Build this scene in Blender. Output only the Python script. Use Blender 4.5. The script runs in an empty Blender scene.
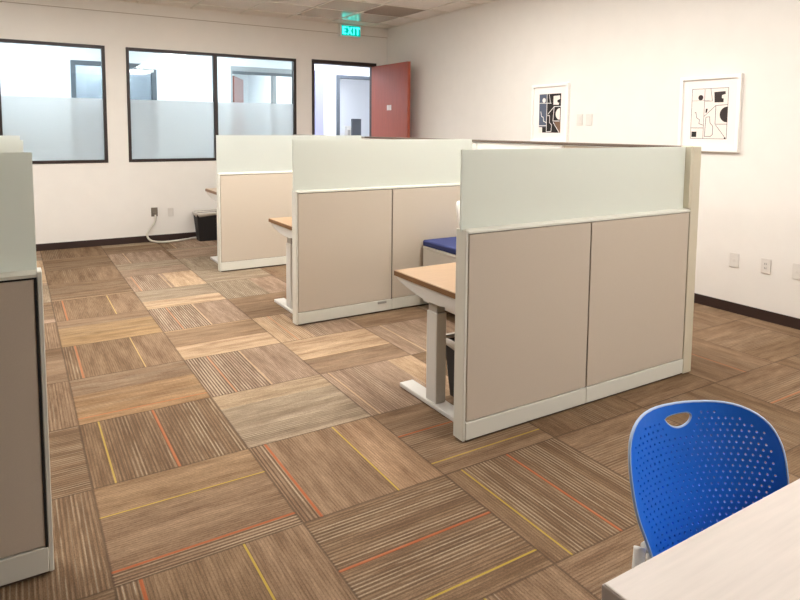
import bpy, bmesh, math, random
from mathutils import Vector, Matrix
from mathutils.geometry import delaunay_2d_cdt
random.seed(7)
scn = bpy.context.scene
COL = scn.collection
PI = math.pi

# ---------------------------------------------------------------- helpers
def lin(c):
    r = []
    for v in c:
        v /= 255.0
        r.append(v / 12.92 if v <= 0.04045 else ((v + 0.055) / 1.055) ** 2.4)
    return (r[0], r[1], r[2], 1.0)

class NT:
    """small node helper"""
    def __init__(s, name):
        s.m = bpy.data.materials.new(name); s.m.use_nodes = True
        s.t = s.m.node_tree; s.t.nodes.clear()
        s.out = s.n('ShaderNodeOutputMaterial')
    def n(s, kind, **kw):
        nd = s.t.nodes.new(kind)
        for k, v in kw.items(): setattr(nd, k, v)
        return nd
    def l(s, a, b): s.t.links.new(a, b)
    def math(s, op, a, b=None, c=None):
        nd = s.n('ShaderNodeMath', operation=op)
        for i, v in enumerate((a, b, c)):
            if v is None: continue
            if isinstance(v, (int, float)): nd.inputs[i].default_value = v
            else: s.l(v, nd.inputs[i])
        return nd.outputs[0]
    def mix(s, f, a, b, mode='MIX'):
        nd = s.n('ShaderNodeMix', data_type='RGBA', blend_type=mode)
        for i, v in ((0, f), (6, a), (7, b)):
            if isinstance(v, (int, float)): nd.inputs[i].default_value = v
            elif isinstance(v, tuple): nd.inputs[i].default_value = v
            else: s.l(v, nd.inputs[i])
        return nd.outputs[2]
    def ramp(s, f, stops):
        nd = s.n('ShaderNodeValToRGB')
        e = nd.color_ramp.elements
        while len(e) < len(stops): e.new(0.5)
        for k, (p, c) in zip(e, stops): k.position = p; k.color = c
        s.l(f, nd.inputs[0]); return nd.outputs[0]

def plain(name, c, rough=0.5, metal=0.0, noise=0.0, scale=40.0, bump=0.0, spec=0.5, stretch=None, coat=0.0):
    t = NT(name)
    b = t.n('ShaderNodeBsdfPrincipled')
    b.inputs['Roughness'].default_value = rough
    b.inputs['Metallic'].default_value = metal
    b.inputs['Specular IOR Level'].default_value = spec
    b.inputs['Coat Weight'].default_value = coat
    b.inputs['Base Color'].default_value = lin(c)
    if noise or bump:
        tc = t.n('ShaderNodeTexCoord'); mp = t.n('ShaderNodeMapping')
        t.l(tc.outputs['Object'], mp.inputs[0])
        if stretch: mp.inputs['Scale'].default_value = stretch
        nz = t.n('ShaderNodeTexNoise'); nz.inputs['Scale'].default_value = scale; nz.inputs['Detail'].default_value = 4
        t.l(mp.outputs[0], nz.inputs['Vector'])
        a = tuple(max(0, v * (1 - noise)) for v in lin(c)[:3]) + (1,)
        d = tuple(min(1, v * (1 + noise)) for v in lin(c)[:3]) + (1,)
        t.l(t.ramp(nz.outputs[0], [(0.3, a), (0.7, d)]), b.inputs['Base Color'])
        if bump:
            bp = t.n('ShaderNodeBump'); bp.inputs['Strength'].default_value = bump; bp.inputs['Distance'].default_value = 0.002
            t.l(nz.outputs[0], bp.inputs['Height']); t.l(bp.outputs[0], b.inputs['Normal'])
    t.l(b.outputs[0], t.out.inputs[0])
    return t.m

def emis(name, c, strength):
    t = NT(name); e = t.n('ShaderNodeEmission')
    e.inputs[0].default_value = lin(c); e.inputs[1].default_value = strength
    t.l(e.outputs[0], t.out.inputs[0]); return t.m

def glass_clear(name, tint=(235, 242, 240)):
    t = NT(name)
    tr = t.n('ShaderNodeBsdfTransparent'); tr.inputs[0].default_value = lin(tint)
    gl = t.n('ShaderNodeBsdfGlossy'); gl.inputs['Roughness'].default_value = 0.02
    fr = t.n('ShaderNodeFresnel'); fr.inputs[0].default_value = 1.45
    mx = t.n('ShaderNodeMixShader'); t.l(fr.outputs[0], mx.inputs[0]); t.l(tr.outputs[0], mx.inputs[1]); t.l(gl.outputs[0], mx.inputs[2])
    t.l(mx.outputs[0], t.out.inputs[0]); return t.m

def glass_frost(name, c, diff=0.45, gloss=0.06, through=0.0):
    """sand-blasted glass: scatters both ways, with a weak sheen"""
    t = NT(name)
    d = t.n('ShaderNodeBsdfDiffuse'); d.inputs[0].default_value = lin(c)
    tl = t.n('ShaderNodeBsdfTranslucent'); tl.inputs[0].default_value = lin(c)
    m1 = t.n('ShaderNodeMixShader'); m1.inputs[0].default_value = diff
    t.l(tl.outputs[0], m1.inputs[1]); t.l(d.outputs[0], m1.inputs[2])
    tr = t.n('ShaderNodeBsdfTransparent'); m3 = t.n('ShaderNodeMixShader'); m3.inputs[0].default_value = through
    t.l(m1.outputs[0], m3.inputs[1]); t.l(tr.outputs[0], m3.inputs[2])
    g = t.n('ShaderNodeBsdfGlossy'); g.inputs['Roughness'].default_value = 0.35
    m2 = t.n('ShaderNodeMixShader'); m2.inputs[0].default_value = gloss
    t.l(m3.outputs[0], m2.inputs[1]); t.l(g.outputs[0], m2.inputs[2])
    t.l(m2.outputs[0], t.out.inputs[0]); return t.m

def bx(bm, x0, x1, y0, y1, z0, z1, bev=0.0, seg=2):
    v = [bm.verts.new(p) for p in ((x0,y0,z0),(x1,y0,z0),(x1,y1,z0),(x0,y1,z0),(x0,y0,z1),(x1,y0,z1),(x1,y1,z1),(x0,y1,z1))]
    f = [bm.faces.new([v[i] for i in q]) for q in ((3,2,1,0),(4,5,6,7),(0,1,5,4),(1,2,6,5),(2,3,7,6),(3,0,4,7))]
    if bev:
        bmesh.ops.bevel(bm, geom=list({e for q in f for e in q.edges}), offset=bev, segments=seg, profile=0.5, affect='EDGES')
    return v

def boxes(*bs, bev=0.0, seg=2):
    bm = bmesh.new()
    for b in bs: bx(bm, *b, bev=bev, seg=seg)
    return bm

def prism(bm, pts, axis, a0, a1):
    """closed outline pts (p,q) swept along axis from a0 to a1"""
    def P(p, q, a):
        return {'x': (a, p, q), 'y': (p, a, q), 'z': (p, q, a)}[axis]
    A = [bm.verts.new(P(p, q, a0)) for p, q in pts]; B = [bm.verts.new(P(p, q, a1)) for p, q in pts]
    bm.faces.new(A[::-1]); bm.faces.new(B); n = len(pts)
    for i in range(n): bm.faces.new((A[i], A[(i+1) % n], B[(i+1) % n], B[i]))
    bmesh.ops.recalc_face_normals(bm, faces=bm.faces[:])

def tube(bm, pts, r, seg=12, caps=True):
    pts = [Vector(p) for p in pts]; rings = []; up = Vector((0, 0, 1)); prev = None
    for i, p in enumerate(pts):
        d = ((pts[i+1] - p) if i == 0 else (p - pts[i-1]) if i == len(pts)-1 else (pts[i+1] - pts[i-1])).normalized()
        if prev is None:
            a = d.cross(up)
            if a.length < 1e-3: a = d.cross(Vector((1, 0, 0)))
        else:
            a = prev - d * prev.dot(d)
        a.normalize(); prev = a; b = d.cross(a)
        rr = r[i] if isinstance(r, (list, tuple)) else r
        rings.append([bm.verts.new(p + (a * math.cos(k*2*PI/seg) + b * math.sin(k*2*PI/seg)) * rr) for k in range(seg)])
    for A, B in zip(rings, rings[1:]):
        for k in range(seg):
            f = bm.faces.new((A[k], A[(k+1) % seg], B[(k+1) % seg], B[k])); f.smooth = True
    if caps: bm.faces.new(rings[0][::-1]); bm.faces.new(rings[-1])
    bmesh.ops.recalc_face_normals(bm, faces=bm.faces[:])

def smooth_path(pts, n=8):
    pts = [Vector(p) for p in pts]; out = []
    for i in range(len(pts)-1):
        p0, p1, p2, p3 = pts[max(0, i-1)], pts[i], pts[i+1], pts[min(len(pts)-1, i+2)]
        for k in range(n):
            t = k / n
            out.append(0.5 * ((2*p1) + (p2-p0)*t + (2*p0-5*p1+4*p2-p3)*t*t + (3*p1-p0-3*p2+p3)*t**3))
    return out + [pts[-1]]

def obj(name, bm, mat, parent=None, loc=None, smooth=False):
    me = bpy.data.meshes.new(name)
    if smooth:
        for f in bm.faces: f.smooth = True
    bm.to_mesh(me); bm.free()
    for m in (mat if isinstance(mat, (list, tuple)) else [mat]): me.materials.append(m)
    o = bpy.data.objects.new(name, me); COL.objects.link(o)
    if parent: o.parent = parent
    if loc: o.location = loc
    return o

def tag(o, label, cat, group=None, kind=None):
    o['label'] = label; o['category'] = cat
    if group: o['group'] = group
    if kind: o['kind'] = kind
    return o

def thing(name, label, cat, loc=(0, 0, 0), rz=0.0, group=None):
    o = bpy.data.objects.new(name, None); COL.objects.link(o); o.empty_display_size = 0.1
    o.location = loc; o.rotation_euler = (0, 0, rz)
    return tag(o, label, cat, group)

def struct(name, bm, mat, label=None, parent=None):
    o = obj(name, bm, mat, parent); o['kind'] = 'structure'
    if label: o['label'] = label
    return o

def copy_thing(src, loc, label):
    """the thing, its parts and their sub-parts"""
    r = src.copy(); COL.objects.link(r); r.location = loc; r['label'] = label
    for ch in list(src.children):
        c = ch.copy(); COL.objects.link(c); c.parent = r
        for g in list(ch.children):
            d = g.copy(); COL.objects.link(d); d.parent = c
    return r

# ---------------------------------------------------------------- materials
M = {}
M['wall'] = plain('wall_paint', (234, 229, 222), 0.9, noise=0.012, scale=6, spec=0.2)
M['wall_cool'] = plain('wall_paint_cool', (226, 228, 230), 0.9, spec=0.2)
M['taupe'] = plain('taupe_bounce_cut', (98, 90, 83), 0.9, spec=0.2)  # dark tone chosen to cut bounce light from the unseen walls
M['reveal'] = plain('reveal_shade_grey', (186, 172, 158), 0.8)
M['lilac'] = plain('lilac_paint', (158, 158, 190), 0.9, spec=0.2)
M['bronze'] = plain('dark_bronze', (44, 30, 27), 0.42)
M['rubber'] = plain('dark_brown_vinyl', (50, 33, 28), 0.5, noise=0.06, scale=15)
M['frame'] = plain('warm_grey_powder_coat', (222, 221, 210), 0.42)
M['post'] = plain('beige_powder_coat', (208, 200, 178), 0.45)
M['fabric'] = plain('beige_panel_fabric', (202, 190, 174), 0.95, noise=0.03, scale=420, bump=0.12, spec=0.15)
M['shadow_gap'] = plain('black_gasket_and_shade', (30, 27, 25), 0.8)
M['gap_brown'] = plain('brown_gasket', (98, 84, 72), 0.8)
M['screen'] = glass_frost('frosted_screen_glass', (227, 230, 224), 0.5, 0.05)
M['screen_edge'] = plain('green_glass_edge', (186, 206, 188), 0.25)
M['film'] = glass_frost('frosted_window_film', (250, 251, 252), 0.15, 0.04, 0.42)
M['glass'] = glass_clear('window_glass')
M['gglass'] = glass_clear('grey_green_glass', (196, 199, 202))
M['white_board'] = plain('white_marker_board', (244, 240, 234), 0.35)
M['laminate'] = plain('tan_wood_laminate', (174, 142, 108), 0.4, noise=0.06, scale=14, stretch=(0.6, 9, 9))
M['edge_brown'] = plain('brown_edge_band', (126, 90, 54), 0.45)
M['metal_white'] = plain('light_grey_metal', (214, 211, 205), 0.4)
M['metal_grey'] = plain('grey_metal', (168, 163, 154), 0.4)
M['blue_cushion'] = plain('navy_blue_fabric', (50, 60, 112), 0.85, noise=0.08, scale=300, bump=0.1)
M['bin'] = plain('black_plastic', (20, 16, 16), 0.6)
M['liner'] = plain('pale_plastic_liner', (205, 198, 188), 0.35)
M['cord'] = plain('pale_grey_conduit', (206, 200, 188), 0.45)
M['plate'] = plain('white_plastic_plate', (222, 216, 208), 0.4)
M['plate_dark'] = plain('grey_steel_plate', (128, 118, 106), 0.4, 0.3)
M['slot'] = plain('dark_slot', (70, 64, 60), 0.6)
M['blue'] = plain('blue_plastic', (26, 118, 238), 0.34)
M['blue_rim'] = plain('pale_blue_rim', (176, 202, 238), 0.4)
M['white_plastic'] = plain('white_plastic', (238, 236, 230), 0.4)
M['table'] = plain('pale_whitewashed_laminate', (214, 204, 196), 0.45, noise=0.05, scale=7, stretch=(1.0, 14, 14))
M['table_edge'] = plain('table_edge_band', (196, 184, 176), 0.5)
M['art_frame'] = plain('white_lacquer', (246, 243, 238), 0.35)
M['mat_board'] = plain('white_mat_board', (244, 236, 230), 0.85)
M['print'] = plain('print_paper', (240, 228, 220), 0.8)
M['ink'] = plain('dark_brown_ink', (52, 42, 40), 0.8)
M['ink_black'] = plain('black_ink', (30, 24, 24), 0.8)
M['ink_blue'] = plain('slate_blue_ink', (86, 94, 112), 0.8)
M['ink_white'] = plain('off_white_ink', (232, 226, 222), 0.8)
M['ink_brown'] = plain('umber_ink', (120, 92, 72), 0.8)
M['door'] = plain('red_brown_veneer', (156, 74, 52), 0.4, noise=0.10, scale=6, stretch=(8, 8, 0.5))
M['grey_frame'] = plain('dark_grey_frame', (84, 90, 97), 0.45)
M['grey_light'] = plain('mid_grey_frame', (150, 152, 154), 0.5)
M['grid'] = plain('ceiling_grid', (232, 226, 216), 0.6)
M['ceil_tile'] = plain('acoustic_tile', (236, 229, 221), 0.95, noise=0.05, scale=120, bump=0.2, spec=0.1)
M['ceil_white'] = plain('office_ceiling', (238, 238, 236), 0.95)
M['vent'] = plain('taupe_vent_metal', (176, 162, 148), 0.55)
M['lens'] = plain('acrylic_lens', (200, 190, 178), 0.12, spec=0.8)
M['diffuser'] = emis('lit_diffuser', (255, 252, 247), 28.5)
M['diffuser_cool'] = emis('lit_diffuser_cool', (232, 240, 255), 47.0)
M['exit_face'] = emis('exit_face_glow', (0, 176, 160), 1.2)
M['exit_letter'] = emis('exit_letter_glow', (70, 255, 236), 2.6)
M['monitor'] = plain('dark_grey_plastic', (86, 88, 94), 0.45)
M['plain_floor'] = plain('grey_carpet', (150, 140, 130), 0.95)

# carpet: each tile carries its own values as face attributes, stripes run along v
def carpet_material():
    t = NT('carpet_tile')
    uv = t.n('ShaderNodeUVMap', uv_map='tile'); sp = t.n('ShaderNodeSeparateXYZ'); t.l(uv.outputs[0], sp.inputs[0])
    u, v = sp.outputs[0], sp.outputs[1]
    def at(name):
        a = t.n('ShaderNodeAttribute', attribute_name=name); return a
    A = at('acc').outputs['Vector']; s = t.n('ShaderNodeSeparateXYZ'); t.l(A, s.inputs[0]); ay, ao, aw = s.outputs
    Z = at('zone').outputs['Vector']; s = t.n('ShaderNodeSeparateXYZ'); t.l(Z, s.inputs[0]); z0, z1, con = s.outputs
    Q = at('misc').outputs['Vector']; s = t.n('ShaderNodeSeparateXYZ'); t.l(Q, s.inputs[0]); seed, split, lite = s.outputs
    tone = at('tone').outputs['Color']; tone2 = at('tone_b').outputs['Color']
    def noise(su, sv, off, det=2.0):
        c = t.n('ShaderNodeCombineXYZ')
        t.l(t.math('MULTIPLY', u, su), c.inputs[0]); t.l(t.math('MULTIPLY', v, sv), c.inputs[1])
        t.l(t.math('MULTIPLY_ADD', seed, 37.0, off), c.inputs[2])
        n = t.n('ShaderNodeTexNoise'); n.inputs['Scale'].default_value = 1.0; n.inputs['Detail'].default_value = det
        t.l(c.outputs[0], n.inputs['Vector']); return n.outputs[0]
    def sstep(x, a, b):
        m = t.n('ShaderNodeMapRange', interpolation_type='SMOOTHSTEP')
        for i, k in ((0, x), (1, a), (2, b)):
            if isinstance(k, (int, float)): m.inputs[i].default_value = k
            else: t.l(k, m.inputs[i])
        return m.outputs[0]
    base = t.mix(t.math('GREATER_THAN', u, split), tone, tone2)
    # soft streaks along the pile
    st = noise(13, 1.6, 1.0, 3.0)
    base = t.mix(0.62, base, t.ramp(st, [(0.30, (0.30, 0.27, 0.25, 1)), (0.5, (0.5, 0.5, 0.5, 1)), (0.72, (0.70, 0.72, 0.74, 1))]), 'OVERLAY')
    fs = noise(85, 7, 7.0, 3.0)
    base = t.mix(0.45, base, t.ramp(fs, [(0.3, (0.3, 0.28, 0.27, 1)), (0.7, (0.7, 0.71, 0.72, 1))]), 'OVERLAY')
    # ribs of the pile
    rib = t.math('SINE', t.math('MULTIPLY', u, 2*PI*52.0))
    ribm = t.math('MULTIPLY', sstep(rib, 0.1, 0.9), 0.30)
    base = t.mix(ribm, base, (0.060, 0.036, 0.022, 1))
    # cream lines within the striped zone, with groups that fade in and out
    g = noise(9, 0.15, 5.0, 1.0)
    ln = t.math('SINE', t.math('MULTIPLY', u, 2*PI*38.0))
    zone = t.math('MULTIPLY', sstep(u, z0, t.math('ADD', z0, 0.012)), t.math('SUBTRACT', 1.0, sstep(u, t.math('SUBTRACT', z1, 0.012), z1)))
    fade = sstep(noise(30, 3.0, 9.0, 2.0), 0.34, 0.58)
    lm = t.math('MULTIPLY', t.math('MULTIPLY', sstep(ln, 0.35, 0.85), sstep(g, 0.36, 0.58)), t.math('MULTIPLY', zone, t.math('MULTIPLY', con, fade)))
    dk = t.math('MULTIPLY', t.math('MULTIPLY', sstep(t.math('MULTIPLY', ln, -1.0), 0.2, 0.8), zone), t.math('MULTIPLY', con, 0.75))
    base = t.mix(dk, base, (0.075, 0.045, 0.030, 1))
    base = t.mix(lm, base, (0.43, 0.355, 0.25, 1))
    # pile grain
    gr = noise(260, 90, 3.0, 2.0)
    base = t.mix(0.50, base, t.ramp(gr, [(0.25, (0.25, 0.25, 0.25, 1)), (0.75, (0.75, 0.75, 0.75, 1))]), 'OVERLAY')
    # accent yarns
    def band(p, w): return t.math('LESS_THAN', t.math('ABSOLUTE', t.math('SUBTRACT', u, p)), w)
    base = t.mix(t.math('MULTIPLY', band(ay, aw), 0.6), base, t.mix(lite, (0.52, 0.37, 0.045, 1), (0.62, 0.42, 0.24, 1)))
    base = t.mix(t.math('MULTIPLY', band(ao, t.math('MULTIPLY', aw, 1.5)), 0.55), base, t.mix(lite, (0.47, 0.10, 0.025, 1), (0.50, 0.22, 0.11, 1)))
    # seam at the tile's rim
    eu = t.math('ABSOLUTE', t.math('SUBTRACT', u, 0.5)); ev = t.math('ABSOLUTE', t.math('SUBTRACT', v, 0.5))
    seam = t.math('MULTIPLY', sstep(t.math('MAXIMUM', eu, ev), 0.488, 0.499), 0.55)
    base = t.mix(seam, base, (0.05, 0.032, 0.022, 1))
    b = t.n('ShaderNodeBsdfPrincipled'); b.inputs['Roughness'].default_value = 0.95; b.inputs['Specular IOR Level'].default_value = 0.12
    t.l(base, b.inputs['Base Color'])
    bp = t.n('ShaderNodeBump'); bp.inputs['Strength'].default_value = 0.3; bp.inputs['Distance'].default_value = 0.003
    t.l(t.math('ADD', t.math('MULTIPLY', rib, 0.25), gr), bp.inputs['Height']); t.l(bp.outputs[0], b.inputs['Normal'])
    t.l(b.outputs[0], t.out.inputs[0]); return t.m
M['carpet'] = carpet_material()

# ---------------------------------------------------------------- the room
XR, YB, ZC = 4.686, 8.044, 2.827          # right wall, back wall, ceiling
XL, YF = -4.6, -3.4
HEAD = 2.315
TW, TD, TX, TY = 0.612, 0.608, 0.2085, 1.37

def build_floor():
    # per tile: (type, yellow, orange, striped zone, contrast, tone, second tone, split, pale accents)
    br, tn, gy, pk, lt = (122, 99, 76), (132, 108, 85), (148, 131, 110), (150, 127, 107), (176, 149, 120)
    A = lambda tone=br, t2=tn, lite=0, con=.9: (.65, .12, 0, .115, con, tone, t2, .65, lite)
    B = lambda tone=br, t2=br, lite=0, con=.62: (.135, .53, .15, 1.0, con, tone, t2, .14, lite)
    Cc = lambda tone=pk, t2=pk, lite=1: (.54, .22, 0, .54, 1.0, tone, t2, .54, lite)
    spec = {(1, 1): A(tn, (146, 118, 92)), (0, 1): A(tn, (140, 114, 87)), (0, 0): A(con=.7), (0, 2): B(lite=.2), (1, 0): B(br), (2, 0): B(br),
            (2, 1): (.16, .6, .2, .8, .35, tn, tn, .5, 0), (0, 4): A(br, tn, .6, .5), (0, 6): A(br, tn, .5, .4), (0, 8): (-1, -1, .2, .7, .3, br, tn, .6, 1), (-1, 2): (-1, -1, 0, 1, .5, br, br, 2, 0), (-1, 3): (-1, -1, .2, 1, .4, br, tn, .5, 0), (-1, 4): (-1, -1, 0, .8, .4, tn, br, .8, 0), (-1, 5): (-1, -1, .3, 1, .4, tn, tn, 2, 0), (1, 3): Cc(), (1, 5): Cc(),
            (1, 2): (-1, -1, .05, .3, .5, gy, (160, 138, 112), .72, 1), (0, 3): (-1, .12, .2, 1, .55, (150, 120, 88), tn, .6, .5),
            (0, 5): (-1, -1, .3, .8, .45, (150, 122, 88), tn, .7, 1), (1, 4): (.98, -1, .6, .9, .2, lt, (140, 115, 90), .42, 1),
            (1, 6): (.1, -1, 0, 1, .2, lt, gy, .4, 1), (1, 7): (.5, .1, .1, .5, .7, pk, lt, .55, 1),
            (2, 2): (.08, -1, .1, .45, .45, pk, lt, .72, 1), (2, 3): (.42, -1, 0, .4, .3, (142, 117, 94), lt, .42, 1),
            (2, 4): (-1, .2, .1, .6, .5, lt, pk, .4, 1), (2, 5): (-1, -1, .2, .6, .2, tn, tn, .6, 1), (2, 6): (-1, -1, 0, .6, .8, gy, pk, .6, 1),
            (3, 3): (.2, -1, .1, .5, .5, pk, pk, .5, 1), (-1, 1): (-1, -1, 0, 1, .4, br, br, 2, 0), (-1, 0): B(con=.4)}
    bm = bmesh.new()
    uvl = bm.loops.layers.uv.new('tile')
    rows = []
    xs = lambda i: min(max(TX + TW*i, XL), XR); ys = lambda j: min(max(TY + TD*j, YF), YB)
    for i in range(-9, 8):
        for j in range(-9, 12):
            x0, x1, y0, y1 = xs(i), xs(i+1), ys(j), ys(j+1)
            if x1 - x0 < 1e-4 or y1 - y0 < 1e-4: continue
            vs = [bm.verts.new(p) for p in ((x0, y0, 0), (x1, y0, 0), (x1, y1, 0), (x0, y1, 0))]
            f = bm.faces.new(vs)
            for lp in f.loops:
                fu = (lp.vert.co.x - TX)/TW - i; fv = (lp.vert.co.y - TY)/TD - j
                if (i + j) % 2: fu, fv = fv, fu
                lp[uvl].uv = (fu, fv)
            s = spec.get((i, j))
            if s is None:
                rr = random.random(); far = 1 if j > 3 else 0
                tones = [br, tn, gy, pk] if far else [br, tn, br, tn]
                a, b = random.choice(tones), random.choice(tones + [lt] * far)
                if i >= 2 and j <= 5: s = (-1, random.choice([-1, .5]), .3, .8, .3, a, b, random.random(), .6)
                elif far: s = (random.choice([-1, random.random()]), -1, .1*rr, .4+.5*rr, .4, a, b, random.random(), 1)
                elif rr < .35: s = A(a, b, far)
                elif rr < .7: s = B(a, a, far)
                else: s = (random.random(), -1, .1, .6, .5, a, b, random.random(), far)
            rows.append(s)
    me = bpy.data.meshes.new('floor'); bm.to_mesh(me); bm.free()
    for nm, ty in (('acc', 'FLOAT_VECTOR'), ('zone', 'FLOAT_VECTOR'), ('misc', 'FLOAT_VECTOR'), ('tone', 'FLOAT_COLOR'), ('tone_b', 'FLOAT_COLOR')):
        me.attributes.new(nm, ty, 'FACE')
    acc, zo, mi, t1, t2 = (me.attributes[n] for n in ('acc', 'zone', 'misc', 'tone', 'tone_b'))
    for k, s in enumerate(rows):
        acc.data[k].vector = (s[0], s[1], 0.0062); zo.data[k].vector = (s[2], s[3], s[4])
        mi.data[k].vector = (random.random(), s[7], s[8]); t1.data[k].color = lin(s[5]); t2.data[k].color = lin(s[6])
    me.materials.append(M['carpet'])
    o = bpy.data.objects.new('floor', me); COL.objects.link(o); o['kind'] = 'structure'
    o['label'] = 'brown carpet tiles laid quarter-turned, with yellow and orange accent lines'
build_floor()
struct('floor_slab', boxes((XL-.2, XR+.2, YF-.2, YB+.12, -.12, -.004)), M['rubber'])

# ceiling: tiles and T-bar grid; the bays with the grille and the lens are left open for them
cx0, cy0 = 3.74, 6.50
bm = bmesh.new()
skip = {(0, 0), (0, 1), (-1, 0), (-1, 1)}
for i in range(-14, 3):
    for j in range(-17, 4):
        x0, x1 = max(cx0 + .61*i, XL), min(cx0 + .61*(i+1), XR); y0, y1 = max(cy0 + .61*j, YF), min(cy0 + .61*(j+1), YB)
        if x1 - x0 < .01 or y1 - y0 < .01: continue
        top = ZC + (.010 if (i, j) not in skip else .10)
        bx(bm, x0, x1, y0, y1, top, top + .02)
struct('ceiling', bm, M['ceil_tile'], 'beige acoustic ceiling tiles')
bm = bmesh.new()
for i in range(-13, 3):
    x = cx0 + .61*i
    if x < XR: bx(bm, x-.012, x+.012, YF, YB, ZC, ZC+.03)
for j in range(-16, 4):
    y = cy0 + .61*j
    if y < YB: bx(bm, XL, XR, y-.012, y+.012, ZC+.001, ZC+.02)
bx(bm, XL, XR, YB-.02, YB, ZC, ZC+.03); bx(bm, XR-.02, XR, YF, YB, ZC, ZC+.03)
struct('trim_3', bm, M['grid'], 'ceiling grid bars')
struct('ceiling_slab', boxes((XL-.2, XR+.2, YF-.2, YB+.12, ZC+.14, ZC+.25)), M['ceil_tile'])

W1X = (-1.18, 0.934); W2X = (1.157, 3.272); DX = (3.50, 4.503); WZ = (0.973, 2.315)
yb1 = YB + .12
struct('wall_back', boxes((XL-.2, W1X[0], YB, yb1, 0, ZC+.14), (W1X[1], W2X[0], YB, yb1, 0, ZC+.14), (W2X[1], DX[0], YB, yb1, 0, ZC+.14),
       (DX[1], XR+.2, YB, yb1, 0, ZC+.14), (W1X[0], W1X[1], YB, yb1, 0, WZ[0]), (W1X[0], W1X[1], YB, yb1, WZ[1], ZC+.14),
       (W2X[0], W2X[1], YB, yb1, 0, WZ[0]), (W2X[0], W2X[1], YB, yb1, WZ[1], ZC+.14), (DX[0], DX[1], YB, yb1, HEAD+.01, ZC+.14)), M['wall'], 'white back wall with interior windows')
struct('wall_right', boxes((XR, XR+.12, YF, YB, 0, ZC+.14)), M['wall'], 'white wall with framed prints')
struct('wall_left', boxes((XL-.12, XL, YF, YB, 0, ZC+.14)), M['taupe'])
struct('wall_front', boxes((XL-.12, XR+.12, YF-.12, YF, 0, ZC+.14)), M['taupe'])
struct('trim_1', boxes((XL, XR, YB-.010, YB, 2.706, ZC)), M['wall'], 'flat head band along the top of the back wall')
struct('trim_6', boxes((XL, XR, YB-.012, YB, 2.7005, 2.706)), M['reveal'], 'thin bar painted as a shaded reveal under the head band')  # the reveal's shade is put into this bar's colour
struct('baseboard_back', boxes((XL, DX[0], YB-.010, YB, 0, .078), (DX[1], XR, YB-.010, YB, 0, .078)), M['rubber'], 'dark brown baseboard')
struct('baseboard_right', boxes((XR-.010, XR, YF, YB-.01, 0, .078)), M['rubber'], 'dark brown baseboard')

def window(name, X, mull, fw=.034, label=None):
    y0, y1 = YB - .012, YB + .07
    fr = boxes((X[0], X[0]+fw, y0, y1, *WZ), (X[1]-fw, X[1], y0, y1, *WZ), (X[0]+fw, X[1]-fw, y0, y1, WZ[0], WZ[0]+fw),
               (X[0]+fw, X[1]-fw, y0, y1, WZ[1]-fw, WZ[1]), (mull-.022, mull+.022, y0, y1, WZ[0]+fw, WZ[1]-fw), bev=.003, seg=1)
    w = struct(name, fr, M['bronze'], label)
    for a, b in ((X[0]+fw, mull-.022), (mull+.022, X[1]-fw)):
        obj('glass_pane', boxes((a, b, YB+.030, YB+.036, WZ[0]+fw, WZ[1]-fw)), M['glass'], w)
        obj('frosted_film', boxes((a, b, YB+.0265, YB+.0285, WZ[0]+fw, 1.712)), M['film'], w)
window('window_1', W1X, -.118, label='dark framed interior window with frosted lower half')
window('window_2', W2X, 2.196, label='dark framed two-pane interior window beside the doorway, frosted lower half')

jf = .036
struct('trim_2', boxes((DX[0], DX[0]+jf, YB-.014, yb1+.01, 0, HEAD+.01), (DX[1]-jf, DX[1], YB-.014, yb1+.01, 0, HEAD+.01),
       (DX[0]+jf, DX[1]-jf, YB-.014, yb1+.01, HEAD-.04, HEAD+.01), bev=.003, seg=1), M['bronze'], 'dark door frame')
# door leaf, opened into the room against the right wall
hinge = Vector((DX[1]-jf-.004, YB-.02, 0)); ang = math.radians(-88.8)
dr = bpy.data.objects.new('door_1', None); COL.objects.link(dr); dr.location = hinge; dr.rotation_euler = (0, 0, ang)
dr['kind'] = 'structure'; dr['label'] = 'red-brown wood door standing open by the corner'
obj('leaf', boxes((0, .945, -.044, 0, .012, 2.272), bev=.002, seg=1), M['door'], dr)
bm = boxes((.43, .480, -.0475, -.044, 1.645, 1.715), (.49, .54, -.0475, -.044, 1.645, 1.715))
obj('plaque', bm, M['plate'], dr)['label'] = 'small white plate pair'
bm = bmesh.new(); tube(bm, [(.86, -.044, 1.0), (.86, -.09, 1.0)], .012); tube(bm, [(.86, -.09, 1.0), (.75, -.09, 1.0)], .009)
obj('door_handle', bm, M['metal_grey'], dr)
bm = bmesh.new()
for z in (.25, 1.15, 2.05): tube(bm, [(-.004, -.004, z-.05), (-.004, -.004, z+.05)], .007)
obj('door_hinges', bm, M['metal_grey'], dr)

# ---------------------------------------------------------------- corridor and offices behind
YO = 10.40; XE = (-4.0, 9.0); ye = 14.2
OA = (.745, 1.925); OB = (3.085, 4.42); OC = (5.00, 6.02); OH = 2.35
struct('floor_corridor', boxes((XE[0], XE[1], yb1, ye, -.12, 0)), M['plain_floor'])
struct('ceiling_corridor', boxes((XE[0], XE[1], yb1, ye, ZC, ZC+.1)), M['ceil_white'])
struct('wall_corridor', boxes((XE[0], OA[0], YO, YO+.12, 0, ZC), (OA[1], OB[0], YO, YO+.12, 0, ZC), (OB[1], OC[0], YO, YO+.12, 0, ZC), (OC[1], XE[1], YO, YO+.12, 0, ZC),
       (OA[0], OA[1], YO, YO+.12, OH, ZC), (OB[0], OB[1], YO, YO+.12, OH+.05, ZC), (OC[0], OC[1], YO, YO+.12, OH, ZC), (OA[0], OA[1], YO, YO+.12, 0, .97)), M['wall_cool'], 'white corridor wall seen through the windows')
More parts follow.
